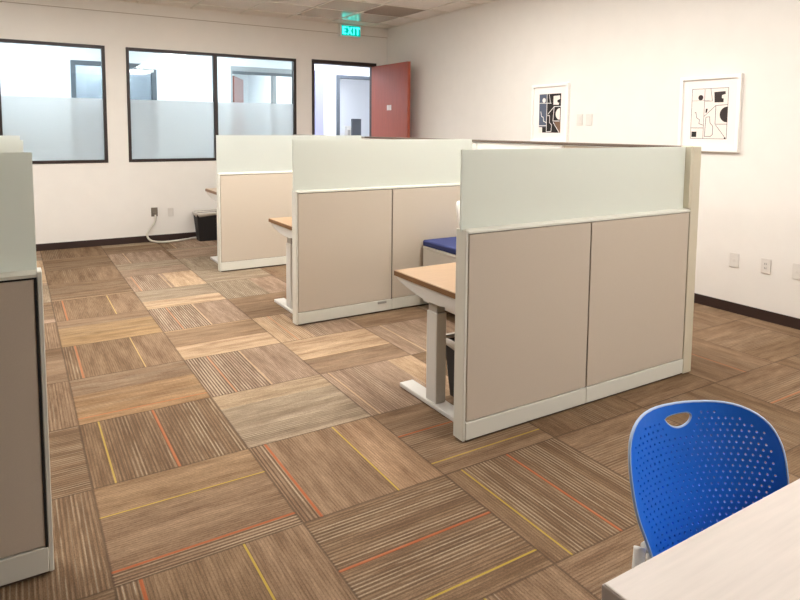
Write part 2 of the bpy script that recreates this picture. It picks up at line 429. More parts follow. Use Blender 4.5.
struct('wall_office', boxes((XE[0], XE[1], ye, ye+.1, 0, ZC), (2.3, 2.4, YO+.12, ye, 0, ZC), (4.62, 4.72, YO+.12, ye, 0, ZC), (XE[0]-.1, XE[0], yb1, ye, 0, ZC), (XE[1], XE[1]+.1, yb1, ye, 0, ZC)), M['wall_cool'])
struct('trim_4', boxes((4.575, 4.735, YO-.04, YO, 0, 2.40)), M['lilac'], 'pale lilac wall strip in the corridor')
fw = .065
wa = struct('window_3', boxes((OA[0], OA[0]+fw, YO-.02, YO+.1, .97, OH), (OA[1]-fw, OA[1], YO-.02, YO+.1, .97, OH), (OA[0]+fw, OA[1]-fw, YO-.02, YO+.1, OH-fw, OH),
       (OA[0]+fw, OA[1]-fw, YO-.02, YO+.1, .97, .97+fw)), M['grey_frame'], 'grey framed office window across the corridor')
obj('glass_pane', boxes((OA[0]+fw, OA[1]-fw, YO+.03, YO+.036, .97+fw, OH-fw)), M['gglass'], wa)
struct('wall_office_inner', boxes((XE[0], 2.3, 11.9, 12.0, 0, ZC)), M['wall_cool'])
wb = struct('window_4', boxes((OB[0], OB[1], YO-.01, YO+.12, OH-.03, OH+.05), (OB[0], OB[0]+.03, YO-.01, YO+.1, 0, OH-.03), (OB[1]-.05, OB[1], YO-.01, YO+.1, 0, OH-.03)), M['grey_light'], 'grey framed office front across the corridor')
obj('mullion', boxes((3.80, 3.872, YO, YO+.08, 0, OH-.075)), M['grey_light'], wb)
obj('header_bar', boxes((OB[0]+.03, OB[1]-.05, YO, YO+.08, OH-.075, OH-.03)), M['grey_frame'], wb)
d2 = struct('door_2', boxes((0, .92, -.04, 0, .01, 2.25)), M['door'], 'red-brown office door ajar across the corridor'); d2.location = (3.13, YO+.10, 0); d2.rotation_euler = (0, 0, math.radians(63))
struct('trim_5', boxes((OC[0], OC[0]+.06, YO-.03, YO+.12, 0, OH), (OC[1]-.06, OC[1], YO-.03, YO+.12, 0, OH), (OC[0]+.06, OC[1]-.06, YO-.03, YO+.12, OH-.055, OH)), M['grey_frame'], 'dark grey office doorway frame across the corridor')

# office machine on a cabinet, glimpsed through the doorway
t = thing('storage_cabinet', 'white cabinet under the dark monitor, glimpsed through the open doorway', 'cabinet', (5.98, 11.6, 0))
obj('body', boxes((-.24, .24, -.2, .25, .05, 1.0), bev=.006), M['white_plastic'], t)
obj('plinth', boxes((-.22, .22, -.17, .23, 0, .05)), M['metal_grey'], t)
for a, b in ((-.236, -.003), (.003, .236)):
    d = obj('door', boxes((a, b, -.216, -.2, .06, .99), bev=.003), M['white_plastic'], t)
    c = b-.03 if a < -.1 else a+.03
    obj('handle', boxes((c-.006, c+.006, -.236, -.216, .48, .62)), M['metal_grey'], d)
t = thing('monitor', 'dark grey monitor turned upright in the room beyond the doorway', 'monitor', (6.03, 11.62, 1.0))
obj('screen', boxes((-.10, .12, -.02, .02, .20, .59), bev=.008), M['monitor'], t)
obj('stand', boxes((-.015, .035, .0, .03, .01, .30), bev=.004), M['metal_grey'], t)
obj('base', boxes((-.10, .12, -.09, .10, 0, .012), bev=.004), M['metal_grey'], t)
t = thing('office_device', 'pale office device beside the upright monitor beyond the doorway', 'device', (5.83, 11.58, 1.0))
obj('body', boxes((-.05, .05, -.05, .06, 0, .44), bev=.01), M['plate'], t)
obj('grille', boxes((-.03, .03, -.054, -.05, .12, .36)), M['metal_grey'], t)

# ---------------------------------------------------------------- lights
def troffer(x, y, lit, label, w=.6, l=1.2, z=ZC):
    o = thing('ceiling_light', label, 'ceiling light', (x, y, z), 0, 'ceiling troffers')
    a, b = w/2, l/2
    obj('frame', boxes((-a, -a+.03, -b, b, -.012, .02), (a-.03, a, -b, b, -.012, .02), (-a+.03, a-.03, -b, -b+.03, -.012, .02), (-a+.03, a-.03, b-.03, b, -.012, .02)), M['frame'], o)
    obj('diffuser', boxes((-a+.03, a-.03, -b+.03, b-.03, -.045, .01), bev=.01), lit, o)
    return o
LIT = [(2.825, -1.43), (2.825, .40), (2.825, 2.84), (.995, 5.28), (2.825, 4.67), (-.835, 3.45), (-.835, 5.89)]  # unseen troffers, placed and tuned to brighten what the camera sees
for k, (x, y) in enumerate(LIT):
    troffer(x, y, M['diffuser'], 'unseen lit ceiling troffer above the office cubicles')
for x, y in ((.2, 9.25), (2.6, 9.25), (5.0, 9.25), (3.6, 12.2), (5.9, 12.6), (1.2, 11.3)):  # lamps added for the cool brightness of corridor and offices
    troffer(x, y, M['diffuser_cool'], 'added lit ceiling troffer in the corridor and offices')
t = thing('ceiling_light', 'unlit ceiling light with glossy lens beside the exit sign', 'ceiling light', (cx0-.305, cy0+.61, ZC), 0)
obj('lens', boxes((-.293, .293, -.598, .598, .003, .02)), M['lens'], t)
t = thing('ceiling_vent', 'taupe square return air grille set in the ceiling corner', 'vent', (cx0+.305, cy0+.305, ZC))
bm = boxes((-.293, .293, -.293, .293, .02, .03)); obj('backing', bm, M['vent'], t)
bm = bmesh.new()
for k in range(15): bx(bm, -.285, .285, -.285+.04*k, -.285+.04*k+.022, .004, .012)
obj('louvers', bm, M['vent'], t)
obj('frame', boxes((-.293, -.27, -.293, .293, .0, .02), (.27, .293, -.293, .293, .0, .02), (-.27, .27, -.293, -.27, .0, .02), (-.27, .27, .27, .293, .0, .02)), M['vent'], t)
t = thing('ceiling_access_panel', 'plain grey ceiling panel between grille and back wall', 'panel', (cx0+.305, cy0+.915, ZC))
obj('panel', boxes((-.293, .293, -.293, .293, .006, .02)), M['lens'], t)

# exit sign
t = thing('exit_sign', 'green glowing EXIT sign over the doorway, under the ceiling', 'sign', (4.062, YB, 2.747))
obj('housing', boxes((-.165, .165, -.06, 0, -.088, .080), bev=.006), M['white_plastic'], t)
obj('sign_face', boxes((-.140, .150, -.064, -.060, -.074, .066)), M['exit_face'], t)
bm = bmesh.new(); F = (-.0665, -.064)
def bar(x0, x1, z0, z1): bx(bm, x0, x1, F[0], F[1], z0, z1)
def slash(xa, xb, z0, z1, w): prism(bm, [(xa, z0), (xa+w, z0), (xb+w, z1), (xb, z1)], 'y', F[0], F[1])
zb, zt = -.055, .048
bar(-.125, -.107, zb, zt); bar(-.107, -.070, zt-.018, zt); bar(-.107, -.078, -.013, .005); bar(-.107, -.070, zb, zb+.018)
slash(-.055, .005, zb, zt, .020); slash(.005, -.055, zb, zt, .020)
bar(.040, .058, zb, zt)
bar(.074, .138, zt-.018, zt); bar(.097, .115, zb, zt)
obj('lettering', bm, M['exit_letter'], t)

# ---------------------------------------------------------------- cubicle dividers
PZ, GZ, BZ = .956, 1.312, .092            # fabric top, glass top, base height
WX0, WM, WX1 = 1.648, 2.4256, 3.215
ROWY = (2.140, 4.068, 5.994); TH = .080
DIV_GROUP = 'cubicle dividers of the office'
def divider(name, label, y, x0, xm, x1, end, GZ=GZ):
    """wing partition; end is the x of the free end (outer post)"""
    o = thing(name, label, 'cubicle divider', (0, y, 0), 0, DIV_GROUP)
    s = 1 if end == x0 else -1
    ea, eb = sorted((end, end + s*.014))
    # end cap runs the full height, its face as deep as the wall is thick
    obj('end_post', boxes((ea, eb, 0.004, TH-.004, .008, PZ), bev=.002, seg=1), M['frame'], o)
    ia, ib = (eb, x1) if s == 1 else (x0, ea)
    bm = bmesh.new()
    prism(bm, [(0, PZ-.015), (TH, PZ-.015), (TH, PZ-.006), (TH-.022, PZ+.002), (.022, PZ+.002), (0, PZ-.006)], 'x', ia, ib)
    obj('top_rail', bm, M['frame'], o)
    obj('base_rail', boxes((ia, xm-.0015, 0, TH, .012, BZ), (xm+.0015, ib, 0, TH, .012, BZ), bev=.002, seg=1), M['frame'], o)
    obj('core', boxes((ia, ib, .018, TH-.018, .012, PZ-.02), (ia+.01, ib-.01, .012, TH-.012, 0, .014)), M['gap_brown'], o)
    for a, b in ((ia, xm), (xm, ib)):
        f = obj('fabric_panel', boxes((a+.004, b-.004, .003, .019, BZ+.004, PZ-.020), (a+.004, b-.004, TH-.019, TH-.003, BZ+.004, PZ-.020), bev=.003, seg=2), M['fabric'], o)
    obj('seam', boxes((xm-.005, xm+.005, .010, TH-.010, BZ, PZ-.022)), M['shadow_gap'], o)
    ga, gb = (x0, x1-.018) if s == 1 else (x0+.012, x1)
    ga, gb = (ga-.005, gb) if s == 1 else (ga, gb-.012)
    bm = boxes((ga, gb, TH/2-.005, TH/2+.005, PZ-.01, GZ))
    g = obj('frosted_screen', bm, M['screen'], o)
    return o

rd = [divider('cubicle_divider', lb, y, WX0, WM, WX1, WX0, gz) for y, gz, lb in zip(ROWY, (1.303, 1.311, 1.317), (
    'beige fabric divider with frosted screen nearest the blue chair',
    'beige fabric divider behind the nearest desk, small grey latch on its base',
    'beige fabric divider with frosted screen nearest the far windows'))]
ld = [divider('cubicle_divider', lb, y, -1.59, -.777, .0573, .0573) for y, lb in zip(ROWY, (
    'shaded grey-brown fabric divider cropped by the picture edge, frosted screen on top',
    'divider hidden behind the shaded one, second screen corner peeking out',
    'farthest divider hidden behind the shaded one, third screen corner against window'))]
obj('latch', boxes((2.30, 2.375, -.006, .001, BZ-.022, BZ-.004), bev=.002, seg=1), M['metal_grey'], rd[1])['label'] = 'small grey latch'
# black gasket down the outer edge; strip under the top rail is painted shade
obj('edge_gasket_rail_shade', boxes((.0355, .0430, .001, .012, BZ, PZ-.015), (-1.58, .0355, .001, .012, PZ-.021, PZ-.015)), M['shadow_gap'], ld[0])

# the spine that the dividers on the window side branch from
sx0, sx1 = 3.217, 3.2915
sp = thing('cubicle_spine', 'long beige cubicle wall running to the back wall behind the desks', 'cubicle wall', (0, 0, 0))
SZ = 1.306
obj('end_post', boxes((sx0, sx1, 2.140, 2.166, .006, SZ), bev=.003), M['post'], sp)
obj('screen_channel', boxes((3.199, sx0, 2.1415, 2.206, PZ+.003, SZ), bev=.002, seg=1), M['post'], sp)
segs = [(2.166, 3.12), (3.12, 4.068), (4.068, 5.03), (5.03, 5.994), (5.994, 7.0), (7.0, 8.030)]
for k, (a, b) in enumerate(segs):
    obj('base_rail', boxes((sx0, sx1, a+.001, b-.001, .012, BZ), bev=.002, seg=1), M['frame'], sp)
    obj('fabric_panel', boxes((sx0+.002, sx0+.018, a+.004, b-.004, BZ+.004, PZ-.02), (sx1-.018, sx1-.002, a+.004, b-.004, BZ+.004, PZ-.02), bev=.003), M['fabric'], sp)
    up = obj('upper_panel', boxes((sx0+.004, sx1-.004, a+.004, b-.004, PZ+.004, SZ-.022), bev=.003), M['fabric'] if k == 0 else M['white_board'], sp)
    if k: up['label'] = 'white upper panel'
    obj('mid_rail', boxes((sx0, sx1, a, b, PZ-.02, PZ), bev=.002, seg=1), M['frame'], sp)
    obj('top_cap', boxes((sx0-.002, sx1+.002, a, b, SZ-.018, SZ), bev=.003), M['gap_brown'] if k < 4 else M['metal_grey'], sp)
obj('core', boxes((sx0+.018, sx1-.018, 2.166, 8.030, .012, PZ-.02), (sx0+.012, sx1-.012, 2.166, 8.03, 0, .014)), M['gap_brown'], sp)

# ---------------------------------------------------------------- height-adjustable desks
def desk(y0, h, label):
    o = thing('standing_desk', label, 'desk', (0, y0, 0), 0, 'adjustable desks in the cubicles')
    x0, x1, dp = 1.697, 3.205, .600
    top = obj('tabletop', boxes((x0, x1, .01, dp, h-.029, h), bev=.003), M['laminate'], o)
    obj('edge_band', boxes((x0-.003, x1+.003, .008, dp+.003, h-.028, h-.003)), M['edge_brown'], top)
    for cx, s in ((x0+.075, 1), (x1-.075, -1)):
        leg = obj('leg', boxes((cx-.030, cx+.030, .315-.045, .315+.045, .024, h-.16), bev=.005), M['metal_white'], o)
        obj('upper_column', boxes((cx-.024, cx+.024, .315-.038, .315+.038, h-.16, h-.085), bev=.004), M['metal_grey'], leg)
        obj('foot', boxes((cx-.042, cx+.042, .03, .595, .004, .026), bev=.004), M['metal_white'], leg)
        bm = bmesh.new()      # bracket that curves up towards the desk's free edge
        pts = [(.03, h-.029), (dp-.012, h-.029), (dp-.015, h-.044)]
        for k in range(9):
            a = k/8; pts.append((dp-.03 - a*.30, h-.052 - .046*math.sin(a*PI/2)))
        pts += [(.20, h-.098), (.03, h-.075)]
        prism(bm, pts, 'x', cx-.066 if s == 1 else cx+.010, cx-.010 if s == 1 else cx+.066)
        obj('bracket', bm, M['metal_white'], leg)
    obj('crossbar', boxes((x0+.1, x1-.1, .28, .34, h-.085, h-.032), bev=.003), M['metal_grey'], o)
    return o
desk(ROWY[0]+TH, .645, 'tan wood-topped adjustable desk just behind the nearest beige divider')
desk(ROWY[1]+TH, .680, 'tan wood-topped adjustable desk poking out past the middle divider')
desk(ROWY[2]+TH, .753, 'tan wood-topped adjustable desk farthest away beside the black wall bin')

# pedestal with a seat cushion
o = thing('mobile_pedestal', 'light grey pedestal drawer unit with blue seat cushion', 'pedestal', (2.690, 3.50, 0))
w, d = .40, .545
obj('body', boxes((0, w, .02, d, .045, .460), bev=.006), M['metal_white'], o)
obj('top_lip', boxes((-.006, w+.006, -.004, d+.004, .460, .485), bev=.010, seg=3), M['metal_white'], o)
obj('cushion', boxes((-.004, w+.004, -.003, d+.003, .485, .533), bev=.014, seg=3), M['blue_cushion'], o)['label'] = 'navy blue seat cushion'
for z0, z1 in ((.05, .245), (.255, .453)):
    f = obj('drawer', boxes((.004, w-.004, .0, .02, z0, z1), bev=.003), M['metal_white'], o)
    obj('drawer_pull', boxes((.12, .28, -.012, 0, z1-.03, z1-.015), bev=.002, seg=1), M['metal_grey'], f)
for cx, cy in ((.05, .07), (w-.05, .07), (.05, d-.05), (w-.05, d-.05)):
    bm = bmesh.new(); tube(bm, [(cx-.012, cy, .0225), (cx+.012, cy, .0225)], .0222, 14); bx(bm, cx-.008, cx+.008, cy-.008, cy+.008, .03, .047)
    obj('caster', bm, M['bin'], o)

# waste bins: tapered, hollow, with a liner folded over the rim
def bin_(loc, rz, label, w, d, h, liner):
    o = thing('waste_bin', label, 'bin', loc, rz, 'black waste bins')
    def ring(bm, a, b, z, rr=.03, n=5):
        vs = []
        for cx, cy, s in ((a-rr, b-rr, 0), (-a+rr, b-rr, 1), (-a+rr, -b+rr, 2), (a-rr, -b+rr, 3)):
            for k in range(n):
                t_ = (s + k/(n-1)) * PI/2; vs.append(bm.verts.new((cx + rr*math.cos(t_), cy + rr*math.sin(t_), z)))
        return vs
    def loft(bm, rings, close):
        for A, B in zip(rings, rings[1:]):
            for k in range(len(A)): bm.faces.new((A[k], A[(k+1) % len(A)], B[(k+1) % len(A)], B[k]))
        if close: bm.faces.new(rings[0][::-1]); bm.faces.new(rings[-1])
        bmesh.ops.recalc_face_normals(bm, faces=bm.faces[:])
    a, b = w/2, d/2; k = .80
    bm = bmesh.new()
    loft(bm, [ring(bm, a*k, b*k, 0), ring(bm, a, b, h), ring(bm, a+.006, b+.006, h), ring(bm, a+.006, b+.006, h+.008), ring(bm, a-.006, b-.006, h+.008), ring(bm, a*k-.006, b*k-.006, .01)], True)
    obj('body', bm, M['bin'], o, smooth=False)
    bm = bmesh.new()
    R_ = [ring(bm, a*.985-.008, b*.985-.008, h-.10), ring(bm, a-.007, b-.007, h+.004), ring(bm, a+.004, b+.004, h+.014), ring(bm, a+.010, b+.010, h+.002), ring(bm, a+.008, b+.008, h-.026)]
    for q, v in enumerate(R_[-1]): v.co.z += .016*math.sin(q*1.7) ; 
    loft(bm, R_, False)
    bmesh.ops.solidify(bm, geom=bm.faces[:], thickness=.001)
    obj('bag_liner', bm, M['liner'], o, smooth=True)['label'] = liner
    return o
bin_((2.01, 2.52, 0), 0, 'black waste bin under the nearest desk, behind its leg', .26, .24, .30, 'pale bag liner folded over the rim')
bin_((2.02, 7.865, 0), 0, 'black waste bin with liner against the back wall', .31, .24, .345, 'pale bag liner folded over the rim')

# ---------------------------------------------------------------- wall plates
def plate_back(x, z, mat, label, slots=True, w=.066, h=.105, name='wall_outlet', cat='outlet', group=None):
    o = thing(name, label, cat, (x, YB, z), 0, group)
    obj('cover_plate', boxes((-w/2, w/2, -.007, 0, -h/2, h/2), bev=.003), mat, o)
    if slots: obj('socket', boxes((-.012, .012, -.009, -.006, .006, .034), (-.012, .012, -.009, -.006, -.034, -.006), bev=.002, seg=1), M['plate'], o)
    return o
plate_back(1.618, .350, M['plate'], 'white wall outlet beside the grey plate with a conduit')
o = plate_back(1.427, .362, M['plate_dark'], 'grey steel outlet plate where the pale conduit leaves the wall', False, .074, .108)
obj('connector', boxes((-.018, .018, -.035, -.006, -.045, .0), bev=.004), M['plate_dark'], o)
yc = YB - .036
path = smooth_path([(1.430, YB-.030, .330), (1.432, yc, .30), (1.415, yc-.02, .24), (1.35, yc-.03, .15), (1.325, yc-.05, .09), (1.36, yc-.09, .035), (1.47, yc-.12, .014), (1.62, yc-.11, .012), (1.74, yc-.07, .012), (1.80, yc-.05, .012), (1.90, yc-.004, .013), (2.3, yc-.006, .013)], 8)
bm = bmesh.new(); tube(bm, path, .0115, 10)
tag(obj('power_conduit', bm, M['cord'], smooth=True), 'pale flexible power conduit curling from the grey outlet plate along the floor', 'cable')

def plate_right(y, z, label, kind, group=None, w=.072, h=.112):
    o = thing('light_switch' if kind == 'switch' else 'wall_outlet', label, 'switch' if kind == 'switch' else 'outlet', (XR, y, z), 0, group)
    obj('cover_plate', boxes((-.007, 0, -w/2, w/2, -h/2, h/2), bev=.003), M['plate'], o)
    if kind == 'switch': obj('rocker', boxes((-.011, -.006, -.017, .017, -.033, .033), bev=.002, seg=1), M['plate'], o)
    elif kind == 'outlet':
        f = obj('socket', boxes((-.009, -.006, -.017, .017, -.034, .034), bev=.002, seg=1), M['plate'], o)
        obj('slots', boxes((-.0095, -.0088, -.007, -.004, .010, .022), (-.0095, -.0088, .004, .007, .010, .022), (-.0095, -.0088, -.007, -.004, -.022, -.010), (-.0095, -.0088, .004, .007, -.022, -.010)), M['slot'], f)
    else:
        f = obj('socket', boxes((-.010, -.006, -.010, .010, -.012, .012), bev=.002, seg=1), M['plate'], o)
    return o
plate_right(2.731, .407, 'white data plate low on the wall, closest to the cubicle post', 'data')
plate_right(2.492, .407, 'white power outlet low on the wall, middle plate of three', 'outlet')
plate_right(2.270, .407, 'white plate low on the wall, cropped by the picture edge', 'data')
plate_right(4.330, 1.492, 'white light switch closest to the blue and black print', 'switch', w=.076)
plate_right(4.214, 1.492, 'white light switch on the side away from the blue and black print', 'switch', w=.076)

# ---------------------------------------------------------------- framed prints on the right wall
def art(yc_, zc_, label, shapes, bg):
    """local u runs along the wall as the viewer reads it (towards smaller y), v up; print is .302 x .392"""
    o = thing('framed_print', label, 'framed picture', (XR, yc_, zc_), 0, None)
    W, H, fwid, dep = .508, .592, .028, .032
    def PB(bm, u0, u1, v0, v1, d0, d1, bev=0): bx(bm, -d1, -d0, -u1, -u0, v0, v1, bev=bev)
    bm = bmesh.new()
    PB(bm, -W/2, -W/2+fwid, -H/2, H/2, 0, dep, .002); PB(bm, W/2-fwid, W/2, -H/2, H/2, 0, dep, .002)
    PB(bm, -W/2+fwid, W/2-fwid, -H/2, -H/2+fwid, 0, dep, .002); PB(bm, -W/2+fwid, W/2-fwid, H/2-fwid, H/2, 0, dep, .002)
    obj('frame', bm, M['art_frame'], o)
    bm = bmesh.new(); PB(bm, -W/2+fwid, W/2-fwid, -H/2+fwid, H/2-fwid, .004, .014); obj('mat_board', bm, M['mat_board'], o)
    bm = bmesh.new(); PB(bm, -.154, .154, -.199, .199, .014, .0150); pr = obj('print', bm, bg, o)
    PWd, PH = .302, .392
    by = {}
    lvl = 0
    for sh in shapes:
        mat = sh[0]; lvl += 1; d0 = .0150; d1 = .0152 + .00006*lvl
        bm = by.setdefault(mat, bmesh.new())
        g = lambda p: ((p[0]-.5)*PWd, (.5-p[1])*PH)
        def poly(pts):
            prism(bm, [(-u, v) for u, v in pts], 'x', -d0, -d1)
        if sh[1] == 'p': poly([g(p) for p in sh[2]])
        elif sh[1] == 'l':
            wd = sh[3]
            for p, q in zip(sh[2], sh[2][1:]):
                P, Q = Vector(g(p)), Vector(g(q)); n = (Q-P).normalized(); n = Vector((-n.y, n.x))*wd/2; e = (Q-P).normalized()*wd/2
                poly([P-e-n, Q+e-n, Q+e+n, P-e+n])
        elif sh[1] == 'c':
            c = g(sh[2]); r = sh[3]; a0, a1 = sh[4] if len(sh) > 4 else (0, 2*PI)
            n = 24; full = a1-a0 > 6.2
            pts = [(c[0] + r*math.cos(a0+(a1-a0)*k/n), c[1] + r*math.sin(a0+(a1-a0)*k/n)) for k in range(n + (0 if full else 1))]
            poly(pts)
    for mat, bm in by.items(): obj('printed_shapes', bm, M[mat], pr)
    return o
k = 'ink'; ln = .0032
art(2.990, 1.528, 'white framed line print with dark half circle above the outlets', [
    (k, 'l', [(0, 0), (1, 0), (1, 1), (0, 1), (0, 0)], ln), (k, 'l', [(.36, 0), (.36, 1)], ln), (k, 'l', [(0, .235), (.5, .235), (.5, .235)], ln*.6),
    (k, 'l', [(0, .785), (.34, .785)], ln*1.3), (k, 'l', [(.10, .48), (.13, .47), (.16, .58), (.24, .62), (.23, .70), (.35, .73)], ln*1.2),
    (k, 'l', [(.52, .0), (.58, .25), (.38, .25)], ln), (k, 'l', [(.37, .55), (.68, .34)], ln), (k, 'l', [(1, .33), (.68, .34), (.68, .71), (1, .71)], ln*1.1),
    (k, 'l', [(.70, .73), (.97, .98)], ln), (k, 'l', [(.62, .92), (.56, .955), (.40, .955), (.42, .57), (.52, .56), (.54, .68), (.62, .75), (.62, .92)], ln*1.1),
    (k, 'c', (.25, .175), .021), (k, 'p', [(.62, .075), (.92, .065), (.93, .12), (.83, .14), (.83, .20), (.88, .21), (.88, .28), (.64, .28)]),
    (k, 'c', (.995, .52), .060, (PI/2, 3*PI/2)), (k, 'p', [(.41, .40), (.46, .40), (.44, .48), (.40, .48)]), ('ink_black', 'p', [(.03, .86), (.17, .86), (.17, .97), (.03, .97)]),
    (k, 'c', (.96, .985), .007)], M['print'])
w_ = 'ink_white'
art(4.722, 1.560, 'white framed abstract print in blue, black and cream near the switches', [
    ('ink_blue', 'p', [(0, 0), (.36, 0), (.36, .86), (0, .86)]), ('ink_black', 'p', [(.36, 0), (1, 0), (1, 1), (.36, 1)]), ('ink_black', 'p', [(.16, .86), (.36, .86), (.36, 1), (.16, 1)]),
    ('ink_brown', 'p', [(.72, .72), (1, .72), (1, 1), (.94, 1)]),
    (w_, 'l', [(.36, 0), (.36, .98), (.58, .97), (.60, .80), (.50, .74), (.50, .56), (.40, .56)], .007), (w_, 'l', [(0, .23), (.56, .24)], .006), (w_, 'c', (.22, .16), .024),
    (w_, 'l', [(.08, .46), (.12, .58), (.20, .60), (.22, .70), (.34, .74)], .008), (w_, 'l', [(0, .82), (.34, .82)], .008),
    ('print', 'p', [(.66, .06), (.95, .05), (.96, .14), (.84, .17), (.84, .22), (.92, .24), (.90, .29), (.66, .28)]), (w_, 'l', [(.42, .52), (.70, .33), (1, .33)], .007),
    (w_, 'l', [(.70, .33), (.66, .70), (.96, .70)], .007), ('print', 'c', (.97, .52), .058, (PI/2, 3*PI/2)), (w_, 'l', [(.68, .74), (.95, .99)], .007),
    (w_, 'l', [(.46, .02), (.52, .22)], .006), ('print', 'p', [(0, .88), (.15, .88), (.15, 1), (0, 1)])], M['print'])

# ---------------------------------------------------------------- foreground table
o = thing('table', 'pale whitewashed table in the corner nearest the camera, by the blue chair', 'table', (.705, .578, 0))
tw, td, th = 1.50, .76, .7367
bm = boxes((0, tw, -td, 0, th-.030, th), bev=.0025)
obj('tabletop', bm, M['table'], o)
obj('edge_band', boxes((-.0015, tw+.0015, -td-.0015, .0015, th-.027, th-.003)), M['table_edge'], o)
for sx, sy in ((.10, -.10), (tw-.10, -.10), (.10, -td+.10), (tw-.10, -td+.10)):
    bm = bmesh.new(); tube(bm, [(sx, sy, .012), (sx, sy, th-.030)], .024, 16)
    lg = obj('leg', bm, M['metal_white'], o)
    bm = bmesh.new(); tube(bm, [(sx, sy, 0), (sx, sy, .014)], .028, 16); obj('glide', bm, M['bin'], lg)
obj('apron', boxes((.12, tw-.12, -.115, -.085, th-.075, th-.030), (.12, tw-.12, -td+.085, -td+.115, th-.075, th-.030), (.085, .115, -td+.12, -.12, th-.075, th-.030), (tw-.115, tw-.085, -td+.12, -.12, th-.075, th-.030)), M['metal_white'], o)

# ---------------------------------------------------------------- perforated chairs
RC, LEAN, ZT = .314, .311, .84
def surf(a, z, off=0.0):
    """backrest surface: a runs across, z is height, off is depth towards the back"""
    r = RC + off
    return Vector((r*math.sin(a/RC), r*math.cos(a/RC) - RC + LEAN*(z-ZT), z - off*.12))
right = [(.0, .7825), (.052, .7820), (.092, .7800), (.128, .7735), (.158, .7610), (.180, .7430), (.193, .7180), (.1985, .690), (.1985, .658), (.195, .624), (.184, .590), (.170, .560), (.158, .530), (.148, .505), (.132, .488), (.105, .478), (.06, .474), (.0, .473)]
def outline(sub=3):
    rp = smooth_path([(a, z, 0) for a, z in right], sub)
    pts = [(p.x, p.y) for p in rp] + [(-p.x, p.y) for p in rp[::-1][1:-1]]
    return pts
hole = [(-.060, .7555), (-.050, .7605), (-.028, .7635), (.000, .7640), (.010, .7615), (.014, .7555), (.010, .7470), (.000, .7390), (-.014, .7340), (-.028, .7335), (-.042, .7380), (-.053, .7460)]
def inside(p, poly):
    c = False; n = len(poly)
    for i in range(n):
        (x0, y0), (x1, y1) = poly[i], poly[(i+1) % n]
        if (y0 > p[1]) != (y1 > p[1]) and p[0] < (x1-x0)*(p[1]-y0)/(y1-y0) + x0: c = not c
    return c
def dist(p, poly):
    m = 9
    for i in range(len(poly)):
        a, b = Vector(poly[i]), Vector(poly[(i+1) % len(poly)]); q = Vector(p); d = b-a
        t_ = max(0, min(1, (q-a).dot(d)/max(d.dot(d), 1e-12))); m = min(m, (q-a-d*t_).length)
    return m
def back_mesh(perf=True, thick=.006):
    out = outline(); hs = [(p.x, p.y) for p in smooth_path([(a, z, 0) for a, z in hole + hole[:1]], 3)][:-1]
    loops = [out, hs[::-1]]; pts = []
    if perf:
        px, pz = .0152, .0119
        for r_ in range(-3, 24):
            for c_ in range(-16, 17):
                p = ((c_ + (r_ % 2)*.5)*px, .535 + r_*pz)
                if p[1] > .764 or not inside(p, out) or dist(p, out) < .020 or dist(p, hs) < .013 or inside(p, hs): continue
                loops.append([(p[0] + 0.0025*math.cos(-k*PI/4+.3), p[1] + 0.0025*math.sin(-k*PI/4+.3)) for k in range(8)])
    edges = []; co = []
    for lp in loops:
        n0 = len(co); co += [Vector(p) for p in lp]
        edges += [(n0+i, n0+(i+1) % len(lp)) for i in range(len(lp))]
    for a in range(-11, 12):
        for b in range(24):
            p = (a*.0172+.004, .48 + b*.0125)
            if inside(p, out) and dist(p, out) > .006 and all(math.hypot(p[0]-l[0][0], p[1]-l[0][1]) > .0075 for l in loops[2:]) and not inside(p, hs) and dist(p, hs) > .006: co.append(Vector(p))
    vs, es, fs, *_ = delaunay_2d_cdt(co, edges, [], 2, 1e-6)
    # keep faces inside the outline and outside every hole
    centers = [(sum(p[0] for p in l)/len(l), sum(p[1] for p in l)/len(l)) for l in loops[2:]]
    bm = bmesh.new(); F_ = [bm.verts.new(surf(v.x, v.y, 0)) for v in vs]; B_ = [bm.verts.new(surf(v.x, v.y, thick)) for v in vs]
    cnt = {}
    for f in fs:
        c = (sum(vs[i].x for i in f)/len(f), sum(vs[i].y for i in f)/len(f))
        if not inside(c, out) or inside(c, hs): continue
        if any(abs(c[0]-q[0]) < .003 and abs(c[1]-q[1]) < .003 and math.hypot(c[0]-q[0], c[1]-q[1]) < .0023 for q in centers): continue
        bm.faces.new([F_[i] for i in f]); bm.faces.new([B_[i] for i in f][::-1])
        for i in range(len(f)):
            e = (f[i], f[(i+1) % len(f)]); key = tuple(sorted(e)); cnt.setdefault(key, []).append(e)
    for key, l in cnt.items():
        if len(l) == 1:
            i, j = l[0]; bm.faces.new((F_[j], F_[i], B_[i], B_[j]))
    bmesh.ops.delete(bm, geom=[v for v in bm.verts if not v.link_faces], context='VERTS')
    bmesh.ops.recalc_face_normals(bm, faces=bm.faces[:])
    return bm

